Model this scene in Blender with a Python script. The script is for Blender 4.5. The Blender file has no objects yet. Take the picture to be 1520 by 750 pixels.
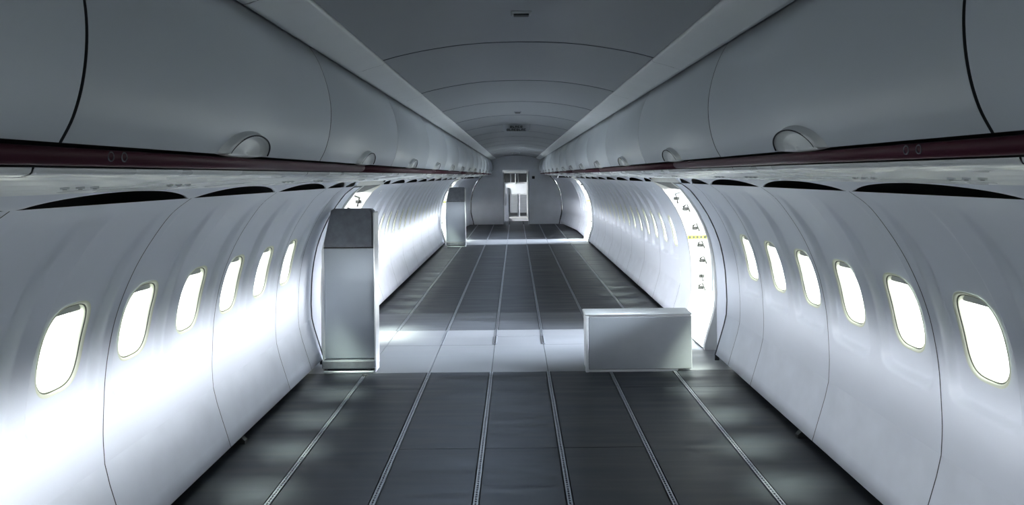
import bpy, math, random
from mathutils import Vector, Matrix
random.seed(7)
S = bpy.context.scene
COL = S.collection

# ------------------------------------------------------------------ camera
EYE, CAMX, F = 1.63, -0.02, 1020.0            # eye height, offset, focal length in px of the 1520 px wide frame
cam_d = bpy.data.cameras.new('camera')
cam = bpy.data.objects.new('camera', cam_d); COL.objects.link(cam)
cam.location = (CAMX, 0.0, EYE)
cam.rotation_euler = (math.radians(90), math.radians(0.0), 0)
cam_d.sensor_width = 36.0
cam_d.lens = 36.0 * F / 1520.0
cam_d.shift_x = (760 - 765) / 1520.0
cam_d.shift_y = (260 - 375) / 1520.0
cam_d.clip_start = 0.05
ROLL = 0.6                                    # the camera was held slightly tilted about its own axis
cam.rotation_euler = (Matrix.Rotation(math.radians(90), 3, 'X') @ Matrix.Rotation(math.radians(-ROLL), 3, 'Z')).to_euler()
S.camera = cam

# ------------------------------------------------------------------ view
S.view_settings.view_transform = 'Standard'
S.view_settings.look = 'None'
S.view_settings.gamma = 1.0
S.view_settings.use_curve_mapping = False
S.view_settings.exposure = 0.0

# ------------------------------------------------------------------ sky and ground light seen through the windows
RIGHT_LOW, LEFT_LOW = 330.0, 170.0             # bright low sky on either side
RIGHT_MID, ZENITH = 420.0, 620.0                # higher sky between cloud, and the sky overhead
AMBIENT, GROUND = 1.5, 7.0
W = bpy.data.worlds.new('World'); S.world = W; W.use_nodes = True
nt = W.node_tree; nt.nodes.clear()
def wn(t, **k):
    n = nt.nodes.new(t)
    for a, b in k.items(): setattr(n, a, b)
    return n
tc = wn('ShaderNodeTexCoord'); sx = wn('ShaderNodeSeparateXYZ'); nt.links.new(tc.outputs['Generated'], sx.inputs[0])
def sstep(sock, a, b, lo=0.0, hi=1.0):
    n = wn('ShaderNodeMapRange', interpolation_type='SMOOTHSTEP')
    nt.links.new(sock, n.inputs['Value'])
    n.inputs['From Min'].default_value = a; n.inputs['From Max'].default_value = b
    n.inputs['To Min'].default_value = lo; n.inputs['To Max'].default_value = hi
    return n.outputs['Result']
def mul(a, b):
    n = wn('ShaderNodeMath', operation='MULTIPLY')
    for i, v in enumerate((a, b)):
        if isinstance(v, (int, float)): n.inputs[i].default_value = v
        else: nt.links.new(v, n.inputs[i])
    return n.outputs[0]
def tint(val, col):
    n = wn('ShaderNodeVectorMath', operation='SCALE'); n.inputs[0].default_value = col
    nt.links.new(val, n.inputs['Scale']); return n.outputs['Vector']
def vadd(a, b):
    n = wn('ShaderNodeVectorMath', operation='ADD'); nt.links.new(a, n.inputs[0]); nt.links.new(b, n.inputs[1]); return n.outputs['Vector']
z, x = sx.outputs['Z'], sx.outputs['X']
y = sx.outputs['Y']
def absn(v):
    n = wn('ShaderNodeMath', operation='ABSOLUTE'); nt.links.new(v, n.inputs[0]); return n.outputs[0]
aft = mul(sstep(y, 0.30, -0.15), sstep(y, -0.45, -0.8, 1.0, 0.28))                     # the sky is brightest abeam and aft
rgt, lft = sstep(x, -0.1, 0.2), sstep(x, 0.1, -0.2)
up = sstep(z, 0.004, 0.072)
rlow = mul(mul(mul(mul(up, sstep(z, 0.07, 0.20, 1.0, 0.08)), mul(rgt, sstep(z, 0.2, 0.3, 1.0, 0.0))), aft), RIGHT_LOW)
llow = mul(mul(mul(mul(up, sstep(z, 0.055, 0.13, 1.0, 0.35)), lft), mul(aft, sstep(z, 0.2, 0.3, 1.0, 0.0))), LEFT_LOW)
rmid = mul(mul(mul(sstep(z, 0.31, 0.36), sstep(z, 0.44, 0.50, 1.0, 0.0)), mul(rgt, sstep(absn(y), 0.2, 0.45, 1.0, 0.0))), RIGHT_MID)
zen = mul(mul(mul(sstep(z, 0.79, 0.83), sstep(z, 0.89, 0.93, 1.0, 0.0)), mul(sstep(y, -0.44, -0.36), sstep(y, -0.14, -0.22))), ZENITH)
amb = mul(sstep(z, -0.02, 0.05), AMBIENT)
gnd = mul(sstep(z, -0.02, 0.02, 1.0, 0.0), GROUND)
tot = vadd(vadd(tint(rlow, (0.95, 0.97, 1.0)), tint(llow, (0.95, 0.97, 1.0))),
           vadd(vadd(tint(rmid, (0.78, 0.88, 1.0)), tint(zen, (0.90, 1.0, 0.84))), vadd(tint(amb, (0.8, 0.9, 1.0)), tint(gnd, (0.95, 1.0, 0.95)))))
bg = wn('ShaderNodeBackground'); nt.links.new(tot, bg.inputs['Color'])
wo = wn('ShaderNodeOutputWorld'); nt.links.new(bg.outputs[0], wo.inputs['Surface'])
W.cycles.sampling_method = 'MANUAL'; W.cycles.sample_map_resolution = 1024
S.cycles.max_bounces = 12; S.cycles.diffuse_bounces = 4; S.cycles.glossy_bounces = 4
S.cycles.transparent_max_bounces = 8
S.cycles.sample_clamp_indirect = 8.0
S.cycles.caustics_reflective = False; S.cycles.caustics_refractive = False

def portal(name, loc, sx_, sy_, rot):
    d = bpy.data.lights.new(name, 'AREA'); d.shape = 'RECTANGLE'; d.size = sx_; d.size_y = sy_
    d.cycles.is_portal = True
    o = bpy.data.objects.new(name, d); COL.objects.link(o); o.location = loc; o.rotation_euler = rot
    return o

# ------------------------------------------------------------------ materials
def material(name, col, rough=0.5, metal=0.0, var=0.06, scale=(6, 6, 6), bump=0.0, spec=0.5, rvar=0.0, detail=3.0):
    m = bpy.data.materials.new(name); m.use_nodes = True
    t = m.node_tree; b = t.nodes['Principled BSDF']
    b.inputs['Roughness'].default_value = rough; b.inputs['Metallic'].default_value = metal
    b.inputs['Specular IOR Level'].default_value = spec
    c = t.nodes.new('ShaderNodeTexCoord'); mp = t.nodes.new('ShaderNodeMapping'); mp.inputs['Scale'].default_value = scale
    t.links.new(c.outputs['Object'], mp.inputs['Vector'])
    n = t.nodes.new('ShaderNodeTexNoise'); n.inputs['Scale'].default_value = 1.0; n.inputs['Detail'].default_value = detail
    t.links.new(mp.outputs[0], n.inputs['Vector'])
    r = t.nodes.new('ShaderNodeMapRange'); r.inputs['From Min'].default_value = 0.3; r.inputs['From Max'].default_value = 0.7
    r.inputs['To Min'].default_value = 1 - var; r.inputs['To Max'].default_value = 1 + var
    t.links.new(n.outputs[0], r.inputs['Value'])
    s = t.nodes.new('ShaderNodeVectorMath'); s.operation = 'SCALE'; s.inputs[0].default_value = col
    t.links.new(r.outputs[0], s.inputs['Scale']); t.links.new(s.outputs[0], b.inputs['Base Color'])
    if rvar:
        r2 = t.nodes.new('ShaderNodeMapRange'); r2.inputs['From Min'].default_value = 0.3; r2.inputs['From Max'].default_value = 0.7
        r2.inputs['To Min'].default_value = rough - rvar; r2.inputs['To Max'].default_value = rough + rvar
        t.links.new(n.outputs[0], r2.inputs['Value']); t.links.new(r2.outputs[0], b.inputs['Roughness'])
    if bump:
        bp = t.nodes.new('ShaderNodeBump'); bp.inputs['Strength'].default_value = bump; bp.inputs['Distance'].default_value = 0.01
        t.links.new(n.outputs[0], bp.inputs['Height']); t.links.new(bp.outputs[0], b.inputs['Normal'])
    return m
M = dict(
    lining=material('lining_white', (.74, .775, .865), .42, var=.02, scale=(3, 3, 3), rvar=.05),
    dado=material('dado_white', (.72, .755, .84), .5, var=.06, scale=(4, 4, 4)),
    seam=material('seam_dark', (.05, .055, .065), .8),
    bin=material('bin_grey', (.50, .545, .60), .38, var=.015, scale=(2, 2, 2), rvar=.04),
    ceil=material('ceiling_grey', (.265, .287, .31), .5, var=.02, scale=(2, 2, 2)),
    cove=material('cove_light', (.68, .71, .73), .45, var=.02),
    psu=material('service_panel', (.66, .69, .71), .28, var=.03, scale=(3, 1.5, 3), rvar=.06),
    rail=material('maroon_rail', (.052, .011, .022), .5, var=.15, scale=(3, 3, 3), spec=.2),
    dark=material('dark_void', (.018, .02, .022), .9),
    shell=material('insulation_dark', (.06, .065, .07), .9),
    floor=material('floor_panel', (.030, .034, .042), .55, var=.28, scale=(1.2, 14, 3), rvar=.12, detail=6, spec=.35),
    floormid=material('floor_panel_lit_falloff', (.07, .076, .088), .5, var=.25, scale=(1.2, 10, 3), rvar=.1, detail=6, spec=.4),  # in-between tone, paints the door light fading out along the floor
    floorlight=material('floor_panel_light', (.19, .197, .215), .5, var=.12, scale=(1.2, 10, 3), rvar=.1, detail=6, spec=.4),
    metal=material('seat_track_alloy', (.34, .36, .40), .5, metal=.8, var=.15, scale=(8, 30, 8)),
    sill=material('sill_plate', (.62, .64, .66), .35, metal=.3, var=.1, scale=(8, 3, 8)),
    frame=material('window_frame_cream', (.80, .82, .70), .45, var=.02),
    seal=material('window_seal', (.12, .13, .10), .7),
    shade=material('window_shade', (.42, .44, .45), .6),
    jamb=material('door_frame_white', (.62, .63, .62), .45, var=.04),
    jambgrey=material('door_frame_grey', (.36, .39, .43), .5),
    fit=material('fitting_dark', (.012, .014, .010), .5, var=.2),
    yellow=material('placard_yellow', (.30, .33, .02), .5),
    seatbox=material('stowage_grey', (.25, .28, .32), .45, var=.04, scale=(3, 3, 3)),
    cushion=material('cushion_dark_grey', (.12, .13, .155), .7, var=.15, scale=(20, 20, 20), bump=.15),
    white=material('unit_white', (.76, .78, .80), .45, var=.03),
    grey=material('unit_grey', (.36, .385, .42), .45, var=.04),
    latch=material('latch_grey', (.62, .65, .67), .28, var=.02),
    bulk=material('bulkhead_grey', (.84, .87, .92), .35, var=.05, scale=(3, 3, 3)),
    inox=material('galley_steel', (.45, .47, .49), .35, metal=.6, var=.1, scale=(3, 3, 20)),
    black=material('black_plastic', (.02, .022, .024), .5),
)
g = bpy.data.materials.new('window_glass'); g.use_nodes = True
t = g.node_tree; t.nodes.clear()
o_ = t.nodes.new('ShaderNodeOutputMaterial'); mx = t.nodes.new('ShaderNodeMixShader')
tr = t.nodes.new('ShaderNodeBsdfTransparent'); tr.inputs[0].default_value = (.97, .98, .96, 1)
gl = t.nodes.new('ShaderNodeBsdfGlossy'); gl.inputs['Roughness'].default_value = .05
mx.inputs[0].default_value = .05
t.links.new(tr.outputs[0], mx.inputs[1]); t.links.new(gl.outputs[0], mx.inputs[2])
t.links.new(mx.outputs[0], o_.inputs[0]); M['glass'] = g

# ------------------------------------------------------------------ mesh helpers
class MB:
    def __init__(s): s.v, s.f, s.mi, s.sm = [], [], [], []
    def add(s, vs, fs, mi=0, sm=False):
        b = len(s.v); s.v += [tuple(p) for p in vs]
        for q in fs: s.f.append([b + i for i in q]); s.mi.append(mi); s.sm.append(sm)
        return s
    def box(s, x0, x1, y0, y1, z0, z1, mi=0, bev=0.0):
        if bev <= 0:
            v = [(x0,y0,z0),(x1,y0,z0),(x1,y1,z0),(x0,y1,z0),(x0,y0,z1),(x1,y0,z1),(x1,y1,z1),(x0,y1,z1)]
            return s.add(v, [(0,3,2,1),(4,5,6,7),(0,1,5,4),(1,2,6,5),(2,3,7,6),(3,0,4,7)], mi)
        # chamfered box: three nested rectangles
        e = bev
        def r(x, y, zz): return [(x0+x,y0+y,zz),(x1-x,y0+y,zz),(x1-x,y1-y,zz),(x0+x,y1-y,zz)]
        def oc(d, zz):
            a = e
            return [(x0+d,y0+a,zz),(x0+a,y0+d,zz),(x1-a,y0+d,zz),(x1-d,y0+a,zz),(x1-d,y1-a,zz),(x1-a,y1-d,zz),(x0+a,y1-d,zz),(x0+d,y1-a,zz)]
        rings = [oc(e*.999, z0), oc(0, z0+e), oc(0, z1-e), oc(e*.999, z1)]
        v = [p for q in rings for p in q]; f = [tuple(range(7, -1, -1)), tuple(range(24, 32))]
        for k in range(3):
            for i in range(8):
                j = (i+1) % 8; f.append((k*8+i, k*8+j, k*8+8+j, k*8+8+i))
        return s.add(v, f, mi)
    def prism(s, poly, axis, a, b, mi=0, sm=False, caps=True):
        """closed polygon of 2-D points extruded along an axis ('x','y','z') from a to b"""
        def P(p, c):
            return {'y': (p[0], c, p[1]), 'x': (c, p[0], p[1]), 'z': (p[0], p[1], c)}[axis]
        n = len(poly); v = [P(p, a) for p in poly] + [P(p, b) for p in poly]
        f = [(i, (i+1) % n, n+(i+1) % n, n+i) for i in range(n)]
        s.add(v, f, mi, sm)
        if caps: s.add(v, [tuple(range(n-1, -1, -1)), tuple(range(n, 2*n))], mi)
        return s
    def sheet(s, rows, mi=0, sm=True):
        n = len(rows[0]); v = [p for r in rows for p in r]
        f = [(k*n+i, k*n+i+1, (k+1)*n+i+1, (k+1)*n+i) for k in range(len(rows)-1) for i in range(n-1)]
        return s.add(v, f, mi, sm)
    def tube(s, pts, r, n=8, mi=0, caps=True):
        P = [Vector(p) for p in pts]; rows = []
        for i, p in enumerate(P):
            d = (P[min(i+1, len(P)-1)] - P[max(i-1, 0)]).normalized()
            u = d.cross(Vector((0, 0, 1)))
            if u.length < 1e-3: u = d.cross(Vector((1, 0, 0)))
            u.normalize(); w = d.cross(u)
            rows.append([p + r*(math.cos(2*math.pi*k/n)*u + math.sin(2*math.pi*k/n)*w) for k in range(n+1)])
        s.sheet(rows, mi)
        if caps:
            s.add(rows[0][:-1], [tuple(range(n))], mi); s.add(rows[-1][:-1], [tuple(range(n-1, -1, -1))], mi)
        return s
    def mesh(s, name, mats):
        me = bpy.data.meshes.new(name); me.from_pydata(s.v, [], s.f)
        for m in mats: me.materials.append(m)
        me.polygons.foreach_set('material_index', s.mi); me.polygons.foreach_set('use_smooth', s.sm)
        me.update()
        bm = __import__('bmesh').new(); bm.from_mesh(me)
        __import__('bmesh').ops.remove_doubles(bm, verts=bm.verts, dist=1e-5)
        __import__('bmesh').ops.recalc_face_normals(bm, faces=bm.faces)
        bm.to_mesh(me); bm.free()
        return me
def link(name, me, parent=None, loc=(0, 0, 0)):
    o = bpy.data.objects.new(name, me); COL.objects.link(o); o.location = loc
    if parent: o.parent = parent
    return o
def obj(name, mb, mats, parent=None, loc=(0, 0, 0)):
    return link(name, mb.mesh(name, mats if isinstance(mats, list) else [mats]), parent, loc)
def empty(name, loc=(0, 0, 0)):
    o = bpy.data.objects.new(name, None); COL.objects.link(o); o.location = loc; o.empty_display_size = .1; return o
def tag(o, label, cat, group=None):
    o['label'] = label; o['category'] = cat
    if group: o['group'] = group
    return o
def struct(o): o['kind'] = 'structure'; return o
def copy_tree(o, parent=None):
    c = o.copy(); COL.objects.link(c)
    if parent: c.parent = parent
    for ch in list(o.children): copy_tree(ch, c)
    return c
ORD = ['first', 'second', 'third', 'fourth', 'fifth', 'sixth', 'seventh', 'eighth', 'ninth', 'tenth', 'eleventh', 'twelfth', 'thirteenth',
       'fourteenth', 'fifteenth', 'sixteenth', 'seventeenth', 'eighteenth', 'nineteenth', 'twentieth', 'twenty-first', 'twenty-second', 'twenty-third',
       'twenty-fourth', 'twenty-fifth', 'twenty-sixth']
SIDE = {-1: 'left', 1: 'right'}

# ------------------------------------------------------------------ lining profile (right half, x and z)
PROF = [(1.806, .40), (1.812, .52), (1.808, .65), (1.800, .78), (1.783, .90), (1.756, 1.02), (1.714, 1.14), (1.655, 1.265), (1.583, 1.38), (1.505, 1.48), (1.42, 1.545)]
DADO = [(1.806, .40), (1.785, .31), (1.758, .22), (1.73, .13), (1.706, .05)]
def catmull(P, n=12):
    out = []
    for i in range(len(P)-1):
        p0, p1, p2, p3 = P[max(i-1, 0)], P[i], P[i+1], P[min(i+2, len(P)-1)]
        for k in range(n):
            u = k/n
            out.append(tuple(.5*((2*p1[c])+(-p0[c]+p2[c])*u+(2*p0[c]-5*p1[c]+4*p2[c]-p3[c])*u*u+(-p0[c]+3*p1[c]-3*p2[c]+p3[c])*u**3) for c in (0, 1)))
    out.append(P[-1]); return out
FINE = catmull(PROF)
LEN = [0.0]
for a, b in zip(FINE, FINE[1:]): LEN.append(LEN[-1] + math.dist(a, b))
ST = LEN[-1]
def prof(s):
    s = min(max(s, 0), ST)
    lo, hi = 0, len(LEN)-1
    while hi-lo > 1:
        m = (lo+hi)//2
        if LEN[m] <= s: lo = m
        else: hi = m
    u = (s-LEN[lo])/(LEN[hi]-LEN[lo]); a, b = FINE[lo], FINE[hi]
    tx, tz = b[0]-a[0], b[1]-a[1]; l = math.hypot(tx, tz)
    return a[0]+(b[0]-a[0])*u, a[1]+(b[1]-a[1])*u, tz/l, -tx/l       # point and outward normal
def s_of_z(zz):
    return min((abs(prof(k*ST/400)[1]-zz), k*ST/400) for k in range(401))[1]
def xw(zz):
    P = FINE if zz >= .4 else DADO[::-1]
    for a, b in zip(P, P[1:]):
        if a[1] <= zz <= b[1]: return a[0]+(b[0]-a[0])*(zz-a[1])/(b[1]-a[1])
    return P[0][0] if zz < P[0][1] else P[-1][0]
def on(sd, y, s, d):
    X, Z, nx, nz = prof(s); return (sd*(X+nx*d), y, Z+nz*d)
PITCH = 0.533
SC = s_of_z(.962)
WA, WB = .128, .172                                  # half width and half height of the opening in the lining
def smooth(e0, e1, v):
    u = min(max((v-e0)/(e1-e0), 0), 1); return u*u*(3-2*u)
SB = s_of_z(.62)
def scoop(y, s):
    """depth of the shallow scoop round a window"""
    hw = .212 - .03*smooth(SC, ST, s)
    dy = abs(y)-hw+.07; 
    db = (SB+.11)-s
    d = math.hypot(max(dy, 0), max(db, 0))
    core = 1-smooth(.040, .075, d)
    fade = 1-smooth(SC+.26, ST-.02, s)
    return .034*core*fade + .010*math.exp(-((y/.17)**2+((s-SC)/.215)**2)**2)
def se(th, a, b, n=3.2):
    c, s_ = math.cos(th), math.sin(th)
    r = (abs(c/a)**n+abs(s_/b)**n)**(-1/n); return r*c, r*s_
RECT = []
def rect_param(hw, s0, s1, ny=14, ns=34):
    out = []
    for i in range(ns): out.append((hw, s0+(s1-s0)*i/ns))
    for i in range(ny*2): out.append((hw-2*hw*i/(ny*2), s1))
    for i in range(ns): out.append((-hw, s1-(s1-s0)*i/ns))
    for i in range(ny*2): out.append((-hw+2*hw*i/(ny*2), s0))
    return out
def hole_angle(p): return math.atan2((p[1]-SC)*.55, p[0])
def bay(mb, sd, yc, lo=True, hi=True):
    """one window bay of the lining, rings from the window opening out to the edges of the bay"""
    hw = PITCH/2
    R = rect_param(hw, 0, ST); N = len(R); K = 30; rows = []
    for k in range(K+1):
        t_ = (k/K)**1.25; row = []
        for p in R+[R[0]]:
            h = se(hole_angle(p), WA, WB); h = (h[0], h[1]+SC)
            y = h[0]+(p[0]-h[0])*t_; s = h[1]+(p[1]-h[1])*t_
            row.append(on(sd, yc+y, s, scoop(y, s)))
        rows.append(row)
    mb.sheet(rows, 0, True)
def seam_strip(mb, sd, y, w=.0028, depth=.014, P=None):
    """V groove where two lining panels meet"""
    if P is None:
        pts = [prof(ST*i/50) for i in range(51)]
    else: pts = P
    for q in (-1, 1):
        mb.sheet([[(sd*(X-.0008*nx), y+q*w, Z-.0008*nz) for X, Z, nx, nz in pts], [(sd*(X-.0012*nx), y, Z-.0012*nz) for X, Z, nx, nz in pts]], 1, False)
def tongue(mb, sd, y0, y1, n=48):
    """upper edge of the panel, rising at both joints to meet the ceiling rail and leaving a lens-shaped air slot between"""
    gap = [(1.360, 1.592), (1.382, 1.572), (1.402, 1.558), (1.42, 1.545)]
    rows = [[] for _ in range(5)]
    for i in range(n+1):
        u = i/n; lens = min(1.0, max(0.0, (min(max((u-.035)/.93, 0), 1)*(1-min(max((u-.035)/.93, 0), 1))*4))**.72)
        e = 1-.90*lens
        for k in range(5):
            f = e*k/4*3; j = min(int(f), 2); q = f-j
            g_ = e*k/4; rows[k].append((sd*(gap[0][0]+(gap[3][0]-gap[0][0])*g_), y0+(y1-y0)*u, gap[0][1]+(gap[3][1]-gap[0][1])*g_))
    mb.sheet(rows, 0, True)
    mb.sheet([rows[4], [(p[0]+sd*.012, p[1], p[2]+.002) for p in rows[4]]], 0, False)
def plain(mb, sd, y0, y1, f0=1.0, f1=1.0, n=2, mi=0):
    for k in range(n):
        ya, yb = y0+(y1-y0)*k/n, y0+(y1-y0)*(k+1)/n; fa, fb = f0+(f1-f0)*k/n, f0+(f1-f0)*(k+1)/n
        pts = [prof(ST*i/50) for i in range(51)]
        mb.sheet([[(sd*X*fa, ya, Z) for X, Z, *_ in pts], [(sd*X*fb, yb, Z) for X, Z, *_ in pts]], mi, True)
    if f0 == f1 and y1-y0 < 1.2: tongue(mb, sd, y0, y1)
DP = []
for a, b in zip(DADO, DADO[1:]+[None]):
    if b: l = math.dist(a, b); nrm = ((a[1]-b[1])/l, (b[0]-a[0])/l)
    DP.append((a[0], a[1], nrm[0], nrm[1]))
def dado_mb(sd, y0, y1, f0=1.0, f1=1.0):
    mb = MB()
    mb.sheet([[(sd*X*f0, y0, Z) for X, Z, *_ in DP], [(sd*X*f1, y1, Z) for X, Z, *_ in DP]], 0, True)
    # thickness: the lower lip turns outwards
    mb.sheet([[(sd*X*f0, y0, .05), (sd*X*f1, y1, .05)] for X in (1.706,)] + [[(sd*1.80*f0, y0, .055), (sd*1.80*f1, y1, .055)]], 0, False)
    seam_strip(mb, sd, y1, P=DP, w=.003) if f0 == f1 else None
    return mb

DOOR = [(6.38, 7.15), (16.58, 17.35)]
PANEL_END = [5.98, 16.2]                             # where the wall lining stops and the door frame lining begins
END = 22.7
TAPER = .84
YB = -1.3                                            # rear end of what is built, behind the camera
# ------------------------------------------------------------------ walls
windows = []                                         # (side, y)
walls = {}
for sd in (-1, 1):
    # the backing skirt that closes the wall behind the dado is the wall's own mesh
    mb = MB()
    for (ya, yb) in ((YB, PANEL_END[0]), (DOOR[0][1], PANEL_END[1]), (DOOR[1][1], DOOR[1][1]+4*PITCH), (DOOR[1][1]+4*PITCH, END+.06)):
        fb = TAPER if yb > END else 1.0
        mb.sheet([[(sd*1.83, ya, .46), (sd*1.86, ya, -.02)], [(sd*1.83*fb, yb, .46), (sd*1.86*fb, yb, -.02)]], 0, False)
        mb.sheet([[(sd*1.83, ya, .46), (sd*1.8115, ya, .46)], [(sd*1.83*fb, yb, .46), (sd*1.8115*fb, yb, .46)]], 0, False)
    w = struct(obj('wall_'+SIDE[sd], mb, M['shell'])); walls[sd] = w
    # two-window lining panels
    mb = MB(); bay(mb, sd, -PITCH/2); bay(mb, sd, PITCH/2); seam_strip(mb, sd, PITCH)
    tongue(mb, sd, -PITCH, PITCH)
    pm = mb.mesh('sidewall_panel', [M['lining'], M['seam']])
    dm = dado_mb(sd, -PITCH, PITCH).mesh('dado_panel', [M['dado'], M['seam']])
    mb = MB(); bay(mb, sd, 0); seam_strip(mb, sd, PITCH/2); tongue(mb, sd, -PITCH/2, PITCH/2)
    sm_ = mb.mesh('sidewall_panel', [M['lining'], M['seam']])
    ds = dado_mb(sd, -PITCH/2, PITCH/2).mesh('dado_panel', [M['dado'], M['seam']])
    W0 = 2.70
    # seams at W0 + PITCH/2 + 2*PITCH*k ; front zone
    for k in range(-4, 2):
        yc = W0+PITCH/2+PITCH+2*PITCH*k
        if yc+PITCH < YB+.2 or yc-PITCH < YB: continue
        link('sidewall_panel', pm, w, (0, yc, 0)); link('dado_panel', dm, w, (0, yc, 0))
        windows += [(sd, yc-PITCH/2), (sd, yc+PITCH/2)]
        first = yc-PITCH if k < 0 else None
    ylow = min(y for s_, y in windows if s_ == sd)-PITCH/2
    mb = MB(); plain(mb, sd, YB-.02, ylow); obj('sidewall_panel', mb, M['lining'], w)
    obj('dado_panel', dado_mb(sd, YB-.02, ylow), [M['dado'], M['seam']], w)
    ye = W0+PITCH/2+PITCH*4                          # 5.0985
    link('sidewall_panel', sm_, w, (0, ye+PITCH/2, 0)); link('dado_panel', ds, w, (0, ye+PITCH/2, 0)); windows.append((sd, ye+PITCH/2))
    mb = MB(); plain(mb, sd, ye+PITCH, PANEL_END[0]); obj('sidewall_panel', mb, M['lining'], w)
    obj('dado_panel', dado_mb(sd, ye+PITCH, PANEL_END[0]), [M['dado'], M['seam']], w)
    for yc in (4.22, 2.15):
        mb = MB(); mb.prism([(sd*1.69, 0.0), (sd*1.69, .02), (sd*1.73, .06), (sd*1.80, .06), (sd*1.80, 0.0)], 'y', yc-.02, yc+.02, 0); obj('bracket', mb, M['black'], w)
    # middle zone
    y = PANEL_END[1]-16*PITCH
    mb = MB(); plain(mb, sd, DOOR[0][1], y); obj('sidewall_panel', mb, M['lining'], w)
    obj('dado_panel', dado_mb(sd, DOOR[0][1], y), [M['dado'], M['seam']], w)
    for k in range(8):
        yc = y+PITCH+2*PITCH*k
        link('sidewall_panel', pm, w, (0, yc, 0)); link('dado_panel', dm, w, (0, yc, 0)); windows += [(sd, yc-PITCH/2), (sd, yc+PITCH/2)]
    # far zone: two window panels, then plain walls narrowing towards the bulkhead
    for k in range(2):
        yc = DOOR[1][1]+PITCH+2*PITCH*k
        link('sidewall_panel', pm, w, (0, yc, 0)); link('dado_panel', dm, w, (0, yc, 0)); windows += [(sd, yc-PITCH/2), (sd, yc+PITCH/2)]
    n, T0, T1 = 3, DOOR[1][1]+4*PITCH, END+.06
    for k in range(n):
        ya, yb = T0+(T1-T0)*k/n, T0+(T1-T0)*(k+1)/n
        fa, fb = 1+(TAPER-1)*(k/n), 1+(TAPER-1)*((k+1)/n)
        mb = MB(); plain(mb, sd, ya, yb, fa, fb); obj('sidewall_panel', mb, M['lining'], w)
        obj('dado_panel', dado_mb(sd, ya, yb, fa, fb), [M['dado'], M['seam']], w)

# ------------------------------------------------------------------ windows
def window_meshes(sd):
    N = 72
    def ring(a, b, d, extra=True):
        out = []
        for i in range(N+1):
            h = se(2*math.pi*i/N, a, b)
            out.append(on(sd, h[0], SC+h[1], d+scoop(h[0], h[1]+SC)))
        return out
    fr = MB()
    fr.sheet([ring(WA+.010, WB+.010, -.0035), ring(WA+.004, WB+.004, -.0055), ring(WA-.004, WB-.004, .002)], 0)
    fr.sheet([ring(WA-.004, WB-.004, .002), ring(WA-.006, WB-.006, .004), ring(WA-.009, WB-.009, .004)], 1)
    fr.sheet([ring(WA-.009, WB-.009, .004), ring(WA-.011, WB-.011, .018), ring(WA-.014, WB-.014, .036), ring(WA-.020, WB-.020, .042), ring(WA-.021, WB-.021, .060)], 0)
    fm = fr.mesh('window_frame', [M['frame'], M['seal']])
    pn = MB(); rows = []
    for r in (1, .66, .33, .001):
        q = [(se(2*math.pi*i/N, WA-.0195, WB-.0195)[0]*r, SC+se(2*math.pi*i/N, WA-.0195, WB-.0195)[1]*r) for i in range(N+1)]; rows.append([on(sd, a, c, .050+scoop(a, c)) for a, c in q])
    pn.sheet(rows, 0); gm = pn.mesh('pane', [M['glass']])
    sh = MB()                                        # blind pushed up, its lower edge still showing
    pts = [se(math.pi*i/40, WA-.0115, WB-.0115) for i in range(41)]; cut = WB-.048
    top = [(y, s) for y, s in pts if s >= cut]
    hw = max(abs(y) for y, s in top)
    top = [(hw, cut)]+top+[(-hw, cut)]
    for d in (.022, .026):
        v = [on(sd, y, SC+s, d+scoop(y, SC+s)) for y, s in top]; sh.add(v, [tuple(range(len(v)))], 0)
    va = [on(sd, y, SC+s, .022+scoop(y, SC+s)) for y, s in top]; vb = [on(sd, y, SC+s, .026+scoop(y, SC+s)) for y, s in top]; n = len(top)
    sh.add(va+vb, [(i, (i+1) % n, n+(i+1) % n, n+i) for i in range(n)], 0)
    shm = sh.mesh('shade', [M['shade']])
    return fm, gm, shm
WM = {sd: window_meshes(sd) for sd in (-1, 1)}
X0, Z0_, NX, NZ = prof(SC)
for i, (sd, y) in enumerate(sorted(windows)):
    fm, gm, shm = WM[sd]
    w = struct(link('window_%d' % (i+1), fm, None, (0, y, 0)))
    link('pane', gm, w); link('shade', shm, w)
    ang = math.atan2(NZ, NX)
    c = (sd*(X0+NX*.10), y, Z0_+NZ*.10)
    portal('window_daylight', c, WB*2, WA*2, (0, sd*(math.pi/2)-sd*ang, 0))

# ------------------------------------------------------------------ closing skin above the linings
mb = MB()
half = [(1.4205, 1.5455), (1.61, 1.47), (1.65, 1.62), (1.45, 2.02), (1.0, 2.38), (0, 2.5)]
line = half + [(-a, b) for a, b in half[::-1][1:]]
mb.sheet([[(a, yy, b) for a, b in line] for yy in (YB, 6, 12, 19.4)], 0, False)
mb.sheet([[(a*(TAPER+.015 if yy > 20 else 1.0) if b < 2 else a, yy, b) for a, b in line] for yy in (19.4, END+.064)], 0, False)
shell = struct(obj('ceiling_crown', mb, M['shell']))

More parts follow.
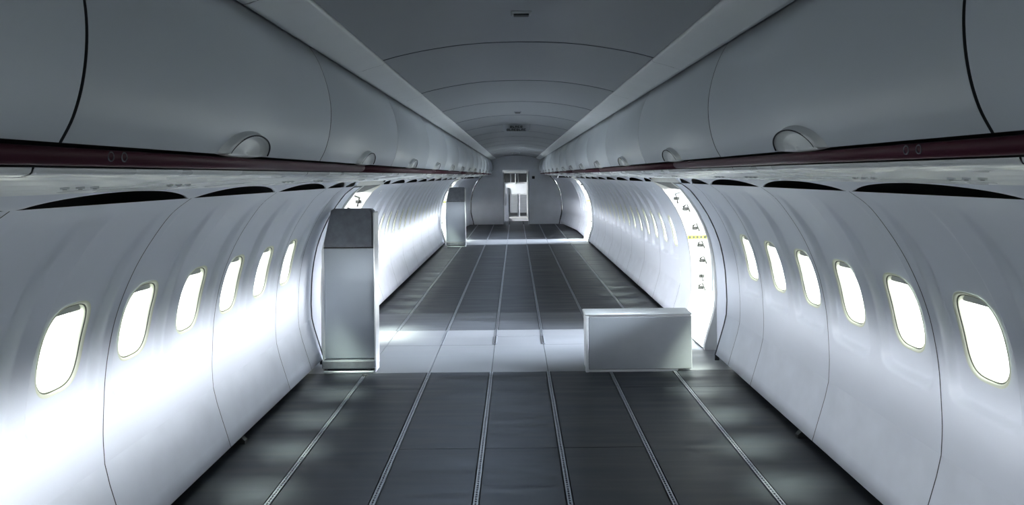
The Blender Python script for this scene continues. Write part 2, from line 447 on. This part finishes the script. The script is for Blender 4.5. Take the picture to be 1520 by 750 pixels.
# ------------------------------------------------------------------ floor: panels with gaps between them on a dark base
TRX = [-1.275, -.75, -.235, .235, .75, 1.275]
fl = MB()
fl.box(-2.2, 2.2, YB-.1, 25.5, -.10, -.012, 1)
edges = [-1.86]+TRX+[1.86]
def strip(x0, x1, ys, mi=0, gap=.005):
    for a, b in zip(ys, ys[1:]): fl.box(x0+gap/2, x1-gap/2, a+gap/2, b-gap/2, -.012, 0.0, mi)
TG = .036
for i in range(7):
    x0, x1 = edges[i], edges[i+1]
    a = x0+(TG/2 if i > 0 else 0); b = x1-(TG/2 if i < 6 else 0)
    if i in (0, 1, 5, 6): ys = [YB-.1, .9, 2.9, 5.25, 5.69]
    else: ys = [YB-.1, 1.6, 4.1, 5.69]
    strip(a, b, ys)
    # door zone, no tracks
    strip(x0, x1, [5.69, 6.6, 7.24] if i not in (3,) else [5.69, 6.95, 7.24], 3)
    strip(a, b, [7.24, 8.15], 4); strip(a, b, [8.15, 9.9, 11.6, 13.5, 16.15])  # first row past the door zone carries the painted light falloff
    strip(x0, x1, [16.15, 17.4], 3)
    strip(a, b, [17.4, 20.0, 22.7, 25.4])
for d0, d1 in DOOR:
    for sd in (-1, 1):
        fl.box(min(sd*1.86, sd*2.12), max(sd*1.86, sd*2.12), d0, d1, -.012, 0.002, 2)
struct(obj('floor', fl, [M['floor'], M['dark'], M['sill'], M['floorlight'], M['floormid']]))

# ------------------------------------------------------------------ seat tracks
def track(y0, y1):
    mb = MB(); w = .026; L = y1-y0
    mb.box(-w/2-.004, w/2+.004, 0, L, -.012, -.009, 1)
    for q in (-1, 1):
        mb.box(min(q*.005, q*.0125), max(q*.005, q*.0125), 0, L, -.009, .003, 0)
    k = .012
    while k < L-.012 and y0 < 16:
        mb.box(-.005, .005, k, k+.010, -.009, .002, 0); k += .0254 if y0 < 5 else .0508
    return mb
names = ['outermost track by the left wall', 'second track from the left wall', 'track left of the centre', 'track right of the centre',
         'second track from the right wall', 'outermost track by the right wall']
zones = [(YB, (5.60, 5.69, 5.69, 5.69, 5.69, 5.69), 'in the near floor', 'seat tracks in the near floor'),
         ((7.24, 6.62, 6.98, 6.98, 6.62, 7.24), 16.1, 'in the middle floor', 'seat tracks in the middle floor'),
         (17.42, END-.02, 'beyond the far doors', 'seat tracks in the far floor')]
for zi, (a, b, txt, gname) in enumerate(zones):
    for i, X in enumerate(TRX):
        if zi == 2 and abs(X) > 1.2: pass
        y0 = a[i] if isinstance(a, tuple) else a; y1 = b[i] if isinstance(b, tuple) else b
        o = obj('seat_track', track(y0, y1), [M['metal'], M['black']], None, (X, y0, 0))
        tag(o, 'metal seat '+names[i]+' '+txt, 'seat track', gname)
for X, nm in ((-.235, 'left'), (.235, 'right')):
    mb = MB(); mb.box(-.017, .017, 0, .33, .0005, .006, 0, .003); mb.box(-.006, .006, .02, .31, .006, .007, 1)
    o = obj('track_cover', mb, [M['metal'], M['black']], None, (X, 6.62, 0))
    tag(o, 'short silver cover strip at the near end of the %s centre track' % nm, 'track cover', 'silver track covers')

# ------------------------------------------------------------------ ceiling
CE = [(0, 2.28), (.15, 2.2765), (.30, 2.265), (.45, 2.243), (.57, 2.219), (.654, 2.197), (.76, 2.165)]
cl = catmull(CE, 4); full = [(-a, b) for a, b in cl[::-1]]+cl[1:]
c0 = struct(empty('ceiling', (0, 0, 2.28)))
bounds = [-2.09+1.36*k for k in range(19)]
bounds = [max(b, YB) for b in bounds if b < END-.3]+[END]
for a, b in zip(bounds, bounds[1:]):
    if b-a < .1: continue
    mb = MB(); L = b-a
    rows = []
    for u in (0, .004, .02, .12, .5*L, L-.12, L-.02, L-.004, L):
        lift = .010 if u in (0, L) else (0.0 if .004 < u < L-.004 else .001)
        bow = .006*math.sin(math.pi*u/L)
        rows.append([(X, u, Z+lift-bow) for X, Z in full])
    mb.sheet(rows, 0, True)
    for u in (0, L):
        mb.sheet([[(X, u+(-.003 if u == 0 else .003)*0, Z+.001) for X, Z in full], [(X, u+(.004 if u == 0 else -.004), Z-.0008) for X, Z in full]], 1, False)
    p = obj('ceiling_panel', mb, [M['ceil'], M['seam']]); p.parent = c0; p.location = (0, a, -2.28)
ti = 0
for sd in (-1, 1):
    tr = struct(empty('trim_%s' % SIDE[sd], (0, 0, 0)))
    for a, b in zip(bounds, bounds[1:]):
        if b-a < .1: continue
        mb = MB()
        pts = [(.668, 2.196), (.656, 2.192), (.653, 2.182), (.66, 2.174), (.72, 2.158), (.785, 2.136), (.802, 2.132), (.806, 2.142), (.80, 2.17)]
        mb.sheet([[(sd*X, a+.002, Z) for X, Z in pts], [(sd*X, b-.002, Z) for X, Z in pts]], 0, True)
        o = obj('cove_strip', mb, [M['cove']], tr)

# ------------------------------------------------------------------ overhead bins
BP, B0 = 1.59, 1.20
BF = [(.813, 1.695), (.790, 1.74), (.773, 1.80), (.765, 1.87), (.768, 1.94), (.785, 2.02), (.815, 2.10), (.860, 2.178)]
BFF = catmull(BF, 5)
def latch_h(r):                                      # raised hood, then a hollow for the fingers
    if r >= 1: return 0.0
    if r > .80: return .024*smooth(1.0, .80, r) if False else .024*(1-smooth(.80, 1.0, r))
    return .024-.030*smooth(.80, .62, r) if False else .024-.022*(1-smooth(.70, .80, r))*(.35+.65*min(1, r/.7)**.5)
def bin_thing(sd, L):
    root = empty('overhead_bin')
    door = MB(); e = .0045
    d = 1
    outer = [(sd*X, Z) for X, Z in BFF]; inner = [(sd*(X+.022), Z+.004) for X, Z in BFF]
    outer = [(sd*(X+.0015), Z) for X, Z in BFF]
    poly = outer+inner[::-1]
    ends = [0+e, e+.003, L-e-.003, L-e]
    rows = []
    for yy, ins in ((e, .0012), (e+.0015, 0), (L-e-.0015, 0), (L-e, .0012)):
        rows.append([(sd*(X+ins), yy, Z) for X, Z in BFF])
    door.sheet(rows, 0, True)
    door.prism(poly, 'y', e+.0005, L-e-.0005, 1)
    obj('door', door, [M['bin'], M['seam']], root)
    body = MB()
    bp = [(.842, 1.700), (.835, 1.80), (.835, 1.93), (.86, 2.08), (.89, 2.165), (1.20, 2.165), (1.36, 1.95), (1.37, 1.70)]
    body.prism([(sd*a, b) for a, b in bp], 'y', .001, L-.001, 0)
    obj('bin_body', body, [M['shell']], root)
    la = MB(); NR, NT = 16, 40; hwY, hgt = .170, .068; rows = []
    def front(zz):
        for a, b in zip(BFF, BFF[1:]):
            if a[1] <= zz <= b[1]:
                u = (zz-a[1])/(b[1]-a[1]); return a[0]+(b[0]-a[0])*u
        return BFF[0][0]
    for i in range(NR+1):
        r = i/NR; row = []
        for k in range(NT+1):
            th = math.pi*k/NT; yy = hwY*r*math.cos(th); zz = 1.697+hgt*r*math.sin(th)
            row.append((sd*(front(zz)-latch_h(r)-.0008), L/2+yy, zz))
        rows.append(row)
    la.sheet(rows, 0, True)
    rim = [[p for p in rows[i]] for i in range(NR+1)]
    # lower lip that bulges over the rail and the flat underside of the hood
    lo = []
    for i in range(-NR, NR+1):
        r = abs(i)/NR; yy = hwY*i/NR; dz = -.009*(1-r*r)
        lo.append(((sd*(front(1.697)-latch_h(r)-.0008), L/2+yy, 1.697), (sd*(front(1.697)-latch_h(r)*.6-.004), L/2+yy, 1.697+dz*.6), (sd*(front(1.697)+.012), L/2+yy, 1.697+dz)))
    la.sheet([[p[j] for p in lo] for j in range(3)], 0, True)
    # groove line along the crest of the hood
    la.tube([(sd*(front(1.697+hgt*.80*math.sin(math.pi*k/24))-.0235), L/2+hwY*.80*math.cos(math.pi*k/24), 1.697+hgt*.80*math.sin(math.pi*k/24)) for k in range(25)], .0022, 6, 1)
    obj('latch', la, [M['latch'], M['seam']], root)
    return root
def bin_label(sd, k):
    s_ = SIDE[sd]
    if k == 0: return 'grey overhead bin at the %s edge of the picture, cut by the frame' % s_
    if k == 1: return 'large grey overhead bin on the %s with the nearest whole latch' % s_
    return 'grey overhead bin high on the %s, %s counted from the camera' % (s_, ORD[k])
bin_n = 14
for sd in (-1, 1):
    src = bin_thing(sd, BP)
    for k in range(bin_n):
        y0 = B0+BP*(k-1)
        if k == 13: o = bin_thing(sd, END-y0-.01)
        else: o = src if k == 0 else copy_tree(src)
        o.location = (0, y0, 0)
        tag(o, bin_label(sd, k), 'overhead bin', 'overhead bins along the %s' % SIDE[sd])
# ------------------------------------------------------------------ maroon hand rails under the bins
RP = [(.812, 1.6875), (.803, 1.684), (.803, 1.672), (.813, 1.660), (.830, 1.656), (.850, 1.659), (.856, 1.6855)]
for sd in (-1, 1):
    ys = [YB, .405, 3.585, 6.765, 9.945, 13.125, 16.305, 19.485, END-.01]
    for k, (a, b) in enumerate(zip(ys, ys[1:])):
        if k == 0: continue
        mb = MB(); mb.prism([(sd*X, Z) for X, Z in catmull(RP+[RP[0]], 4)[:-1]], 'y', 0, b-a-.006, 0, True)
        o = obj('hand_rail', mb, [M['rail']], None, (0, a, 0))
        if k == 1:
            for q in (0, 1):
                r_ = MB(); y_ = (1.40 if sd > 0 else 1.33)-a+.045*q; rad = .009
                r_.tube([(sd*.8022, y_+rad*math.cos(2*math.pi*i/16), 1.674+rad*math.sin(2*math.pi*i/16)) for i in range(17)], .0014, 6, 0); obj('embossed_ring', r_, M['cushion'], o)
        tag(o, ['', 'long maroon hand rail nearest the camera under the %s bins', 'second maroon hand rail under the %s bins, above the near door'][k] % SIDE[sd] if k < 3 else
            'maroon hand rail under the far %s bins, %s from the camera' % (SIDE[sd], ORD[k-1]), 'hand rail', 'maroon hand rails under the %s bins' % SIDE[sd])

# ------------------------------------------------------------------ service panels under the bins
PP = [(.862, 1.652), (.868, 1.640), (.90, 1.634), (.955, 1.636), (.985, 1.628), (1.06, 1.617), (1.18, 1.606), (1.30, 1.597), (1.350, 1.590), (1.362, 1.594), (1.362, 1.66)]
def service(sd, L, f0, f1, plain_=False):
    root = empty('service_panel'); mb = MB()
    P = catmull(PP, 3)
    def X(a, f): return sd*(.862+(a-.862)*f)
    mb.sheet([[(X(a, f0), .003, b) for a, b in P], [(X(a, f0+(f1-f0)*.5), L/2, b) for a, b in P], [(X(a, f1), L-.003, b) for a, b in P]], 0, True)
    v = [(X(a, f0), .003, b) for a, b in PP]; mb.add(v, [tuple(range(len(v)))], 1)
    v = [(X(a, f1), L-.003, b) for a, b in PP]; mb.add(v, [tuple(range(len(v)))], 1)
    obj('panel', mb, [M['psu'], M['seam']], root)
    def zat(a):
        for p, q in zip(PP[1:], PP[2:]):
            if p[0] <= a <= q[0]: return p[1]+(q[1]-p[1])*(a-p[0])/(q[0]-p[0])
        return 1.6
    for yc in (L*.30, L*.62):
        for j in range(3):
            a = 1.12; ln = MB(); zz = zat(a)-.001
            ln.tube([(sd*a, yc+.06*j, zz+.004), (sd*a, yc+.06*j, zz-.0045)], .010, 12, 0)
            ln.tube([(sd*a, yc+.06*j, zz+.004), (sd*a, yc+.06*j, zz-.0058)], .005, 10, 1)
            obj('reading_light', ln, [M['latch'], M['black']], root)
    return root
for sd in (-1, 1):
    src = None
    for k in range(bin_n):
        y0 = B0+BP*(k-1)
        T0 = DOOR[1][1]+4*PITCH
        ft = lambda yy: 1.0 if yy < T0 else 1-(yy-T0)/(END-T0)*.44
        if y0+BP <= T0:
            if src is None: src = service(sd, BP, 1, 1); o = src
            else: o = copy_tree(src)
        else:
            L = min(BP, END-.01-y0); o = service(sd, L, ft(y0), ft(y0+L))
        o.location = (0, y0, 0)
        tag(o, ('glossy grey passenger service panel over the nearest %s windows, cut by the frame' % SIDE[sd]) if k == 0 else
            'glossy grey passenger service panel under the %s %s bin' % (ORD[k], SIDE[sd]), 'service panel', 'service panels along the %s' % SIDE[sd])

# ------------------------------------------------------------------ door openings
n_ = 0
for (d0, d1), pe in zip(DOOR, PANEL_END):
    for sd in (-1, 1):
        n_ += 1
        root = struct(empty('door_%d' % n_, (sd*1.8, d0, 0)))
        off = (-sd*1.8, -d0, 0)
        zs = [0.0, .05, .13, .22, .31, .40, .52, .65, .78, .90, 1.02, 1.14, 1.265, 1.38, 1.48, 1.545]
        def jamb(y, face, w0, w1, th):
            mb = MB(); y2 = y+th*face
            P = [(xw(q)+w0, q) for q in zs]+[(xw(q)+w1, q) for q in zs[::-1]]
            mb.prism([(sd*a, b) for a, b in P], 'y', min(y, y2), max(y, y2), 0)
            return mb
        o = obj('far_jamb', jamb(d1, 1, -.004, .21, .05), M['jamb'], root, off)
        obj('far_seal', jamb(d1-.03, 1, .21, .36, .08), M['jambgrey'], root, off)
        obj('near_jamb', jamb(d0, -1, .002, .36, .05), M['jamb'], root, off)
        tr = jamb(pe-.006, 1, -.006, .030, .014); obj('edge_trim', tr, M['seam'], root, off)
        fl_ = MB(); P = [(xw(q)+.016 if q > .40 else 1.822, q) for q in zs]
        fl_.sheet([[(sd*a, pe+.004, b) for a, b in P], [(sd*a, (pe+d0)/2, b) for a, b in P], [(sd*a, d0-.012, b) for a, b in P], [(sd*(a+.012), d0, b) for a, b in P]], 0, True)
        obj('frame_lining', fl_, M['lining'], root, off)
        hd = MB(); hd.box(min(sd*1.40, sd*1.9), max(sd*1.40, sd*1.9), pe, d1+.05, 1.548, 1.60); obj('header', hd, M['jamb'], root, off)
        # lower lining block of the far jamb
        lb = MB(); lb.prism([(sd*(xw(q)-.012), q) for q in zs[:6]]+[(sd*(xw(q)+.23), q) for q in zs[:6][::-1]], 'y', d1-.06, d1-.001, 0); obj('lower_lining', lb, M['white'], root, off)
        # stops, hooks and rollers on the far jamb
        for (zz, u, kind) in ((1.37, .07, 0), (1.26, .09, 1), (1.06, .10, 1), (.88, .11, 1), (.72, .11, 1), (.56, .10, 0), (.44, .09, 1)):
            q = MB(); a = xw(zz)+u
            q.box(min(sd*(a-.028), sd*(a+.024)), max(sd*(a-.028), sd*(a+.024)), d1-.018, d1+.001, zz-.016, zz+.016, 0, .004)
            if kind: q.tube([(sd*(a-.03), d1-.022, zz+.02), (sd*(a+.008), d1-.03, zz+.05), (sd*(a+.04), d1-.022, zz-.03)], .009, 8, 0)
            else: q.tube([(sd*a, d1-.035, zz-.05), (sd*(a-.02), d1-.03, zz+.04), (sd*(a+.03), d1-.02, zz+.06)], .010, 8, 0)
            obj('door_stop', q, M['fit'], root, off)
        pl = MB(); a0, a1 = xw(.97)+.0, xw(.97)+.195
        pl.box(min(sd*a0, sd*a1), max(sd*a0, sd*a1), d1-.006, d1+.001, .945, .985, 0)
        for q in range(5):
            cx = a0+.02+.155*q/4
            pl.tube([(sd*cx, d1-.010, .965), (sd*cx, d1-.004, .965)], .013, 10, 1)
        obj('hazard_strip', pl, [M['yellow'], M['fit']], root, off)
        si = MB(); si.box(min(sd*1.70, sd*2.10), max(sd*1.70, sd*2.10), d0+.02, d1-.02, .003, .012, 0, .004); obj('sill', si, M['sill'], root, off)
        portal('door_daylight', (sd*2.16, (d0+d1)/2, .8), 1.6, d1-d0, (0, sd*math.pi/2, 0))

# ------------------------------------------------------------------ folded attendant seats
def attendant_seat():
    root = empty('attendant_seat', (0, 0, 0))        # origin at the floor, front lower left corner
    w, dp = .415, .20
    b = MB()
    b.prism([(-.03, .03), (w, .03), (w, 1.01), (w, 1.33), (.05, 1.33), (-.03, 1.01)], 'y', .03, dp, 0)
    obj('stowage_body', b, M['white'], root)
    fp = MB(); fp.box(0, w, .0, .032, .11, 1.035, 0, .006); obj('backrest', fp, M['seatbox'], root)
    h = MB(); c = .012
    prof_h = [(.004, 1.045), (w, 1.045), (w, 1.345), (w-.02, 1.363), (.085, 1.363), (.066, 1.35), (.004, 1.08)]
    h.prism(prof_h, 'y', -.012, .06, 0)
    ins = [(a+(.012 if a < w/2 else -.012), q+(.012 if q < 1.2 else -.012)) for a, q in prof_h]
    h.prism(ins, 'y', -.024, -.011, 0); obj('head_cushion', h, M['cushion'], root)
    sq = MB(); sq.box(-.015, w+.01, -.045, .03, .035, .105, 0, .008); obj('seat_base', sq, M['cushion'], root)
    ft = MB(); ft.box(.0, w, -.05, .10, 0.0, .018, 0, .004); ft.box(.02, w-.02, .0, .09, .018, .036, 1); obj('foot_plate', ft, [M['jambgrey'], M['black']], root)
    hi = MB(); hi.tube([(.0, -.006, 1.038), (w, -.006, 1.038)], .006, 8, 0); obj('hinge', hi, M['black'], root)
    ed = MB(); ed.box(w+.001, w+.014, -.02, .125, .0, 1.33, 0, .003); obj('side_panel', ed, M['white'], root)
    return root
a1 = attendant_seat(); a1.location = (-1.625, 5.74, 0)
tag(a1, 'tall folded grey attendant seat with dark head cushion by the near left door', 'attendant seat', 'folded attendant seats')
a2 = copy_tree(a1); a2.location = (-1.60, 15.75, 0)
tag(a2, 'small distant folded grey attendant seat beside the far left door', 'attendant seat', 'folded attendant seats')

# ------------------------------------------------------------------ low white unit on the right
lw = empty('low_partition', (.55, 5.65, 0))
b = MB(); L = .87
b.prism([(.012, .0), (L-.12, .0), (L-.11, .025), (L, .025), (L, .455), (L-.015, .47), (.02, .47), (0, .45), (0, .012)], 'y', .012, .21, 0); obj('cabinet', b, M['white'], lw)
b = MB(); b.box(.02, L-.005, 0, .013, .022, .452, 0, .004); obj('front_panel', b, M['grey'], lw)
b = MB(); b.box(-.012, L+.004, -.004, .222, .466, .482, 0, .006); obj('top_cap', b, M['white'], lw)
b = MB(); b.box(-.008, .018, -.003, .03, .0, .466, 0, .004); obj('corner_post', b, M['white'], lw)
tag(lw, 'low white rectangular partition standing on the floor by the near right door', 'partition')

# ------------------------------------------------------------------ ceiling fittings
def ceil_z(X): 
    for a, b in zip(CE, CE[1:]):
        if a[0] <= abs(X) <= b[0]: return a[1]+(b[1]-a[1])*(abs(X)-a[0])/(b[0]-a[0])
for (yy, w_, lab) in ((2.72, .034, 'small dark ceiling sensor nearest the camera, at the top of the picture'), (7.0, .03, 'tiny grey ceiling sensor just before the slotted vent'),):
    r = empty('ceiling_sensor', (.01, yy, 2.277)); b = MB()
    b.box(-w_*1.2, w_*1.2, -.028, .028, -.012, .004, 0, .004); obj('bezel', b, M['ceil'] if yy > 3 else M['shade'], r)
    b = MB(); b.box(-w_*.9, w_*.9, -.018, .018, -.018, -.010, 0, .003); obj('lens', b, M['black'], r)
    tag(r, lab, 'sensor')
r = empty('ceiling_sign', (0, 8.75, 2.28)); b = MB()                # small two-line sign hanging from the ceiling, facing the camera
b.prism([(-.175, -.022), (-.165, -.075), (-.15, -.096), (.15, -.096), (.165, -.075), (.175, -.022), (.165, -.004), (-.165, -.004)], 'y', -.004, .05, 0); obj('housing', b, M['ceil'], r)
random.seed(3)
for zc, hw, n in ((-.036, .082, 5), (-.074, .125, 8)):
    b = MB(); cw = 2*hw/n
    for q in range(n):
        x0 = -hw+cw*q; w_ = cw*.80; k = q % 4
        b.box(x0, x0+w_*.36, -.012, -.003, zc-.014, zc+.014, 0)
        if k != 1: b.box(x0, x0+w_, -.012, -.003, zc+.006, zc+.014, 0)
        if k != 2: b.box(x0, x0+w_, -.012, -.003, zc-.014, zc-.006, 0)
        if k in (0, 2): b.box(x0+w_*.64, x0+w_, -.012, -.003, zc-.014, zc+.014, 0)
    obj('lettering', b, M['black'], r)
tag(r, 'small pale sign with two dark rows of lettering, hanging mid-ceiling', 'sign')
r = empty('ceiling_light', (0, 19.6, 2.275)); b = MB(); b.box(-.12, .12, -.2, .2, -.03, .004, 0, .01); obj('housing', b, M['shade'], r)
b = MB(); b.box(-.08, .08, -.15, .15, -.036, -.029, 0, .004); obj('lens', b, M['black'], r)
tag(r, 'small dark ceiling unit above the far doorway', 'ceiling unit')

# ------------------------------------------------------------------ far bulkheads and the galley seen between them
for sd in (-1, 1):
    r = empty('bulkhead', (sd*1.0, END+.066, 0)); b = MB()
    P = [(.40, 0), (1.58, 0), (1.60, .40), (1.60, 1.0), (1.60, 1.40), (1.60, 1.72), (.40, 1.72)]
    b.prism([(sd*a, c) for a, c in P], 'y', 0, .04, 0); obj('panel', b, M['bulk'], r, (-sd*1.0, 0, 0))
    b = MB()
    b.prism([(sd*a, c) for a, c in ((1.40, 0), (1.485, .40), (1.485, .78), (1.435, 1.05), (1.36, 1.265), (1.22, 1.47), (1.10, 1.60), (1.14, 1.60), (1.25, 1.475), (1.39, 1.275), (1.47, 1.052), (1.52, .78), (1.52, .40), (1.43, 0))], 'y', -.003, 0, 0)
    obj('edge_seal', b, M['seam'], r, (-sd*1.0, 0, 0))
    b = MB(); b.box(min(sd*.40, sd*.43), max(sd*.40, sd*.43), -.012, .062, 0, 1.75, 0, .004); obj('door_post', b, M['jambgrey'], r, (-sd*1.0, 0, 0))
    if sd > 0:
        b = MB(); b.box(.53, .62, -.03, 0, 1.50, 1.59, 0, .008); obj('sign_box', b, M['black'], r, (-1.0, 0, 0))
    tag(r, 'grey curved end bulkhead left of the far doorway' if sd < 0 else 'grey curved end bulkhead right of the far doorway with small black box', 'bulkhead')
GY = 24.3
r = empty('galley_unit', (0, GY, 0))
b = MB(); b.box(-.50, .50, .06, .8, 0.0, 2.2, 0); obj('carcass', b, M['white'], r)
b = MB()
for xx in (-.435, -.02, .40): b.box(xx-.018, xx+.018, -.02, .06, .06, 1.76, 0, .004) if xx != -.02 else b.box(xx-.014, xx+.014, -.01, .06, 1.30, 1.74, 0, .004)
b.box(-.453, .418, -.02, .06, 1.70, 1.76, 0, .004); b.box(-.25, .418, -.02, .06, .10, .15, 0, .004)
obj('frame', b, M['jamb'], r)
for xa, xb in ((-.41, -.21), (-.17, .05), (.09, .38)):
    b = MB(); b.box(xa, xb, .0, .07, 1.38, 1.68, 0, .006); obj('compartment_door', b, M['black'], r)
b = MB(); b.box(-.40, .38, .02, .07, .96, 1.34, 0, .01); obj('splash_panel', b, M['white'], r)
for xa, xb in ((-.24, .06), (.11, .38)):
    c = obj('trolley_door', MB().box(xa, xb, 0, .07, .17, .93, 0, .008), M['inox'], r)
    obj('kick_vent', MB().box(xa+.02, xb-.02, -.012, .002, .19, .30, 0, .004), M['black'], c)
c = obj('side_unit', MB().prism([(-.42, .0), (-.27, .0), (-.27, 1.12), (-.30, 1.18), (-.34, 1.18), (-.34, .62), (-.42, .5)], 'y', -.03, .05, 0), M['cushion'], r)
tag(r, 'white framed galley unit with dark lockers and grey trolley doors beyond the far doorway', 'galley')
b = MB()
b.box(-1.9, -.44, END+.066, END+.106, 1.725, 2.55); b.box(.44, 1.9, END+.066, END+.106, 1.725, 2.55); b.box(-.44, .44, END+.066, END+.106, 1.80, 2.55)
struct(obj('wall_far', b, M['bulk']))
b = MB(); b.box(-1.75, 1.75, 25.3, 25.4, 0, 2.5); b.box(-1.75, 1.75, END+.11, 25.3, 2.4, 2.5); b.box(-1.7, -1.62, END+.11, 23.2, 0, 2.4); b.box(-1.7, -1.62, 24.1, 25.3, 0, 2.4); b.box(1.62, 1.7, END+.11, 25.3, 0, 2.4)
b.box(-1.7, -1.62, 23.2, 24.1, 1.7, 2.4)
struct(obj('wall_galley', b, M['lining']))
for q in (-1,): portal('galley_daylight', (q*1.72, 23.65, .85), 1.7, .9, (0, q*math.pi/2, 0))
b = MB(); b.box(-1.95, 1.95, YB-.12, YB-.02, -.1, 2.55)
struct(obj('wall_rear', b, M['jambgrey']))
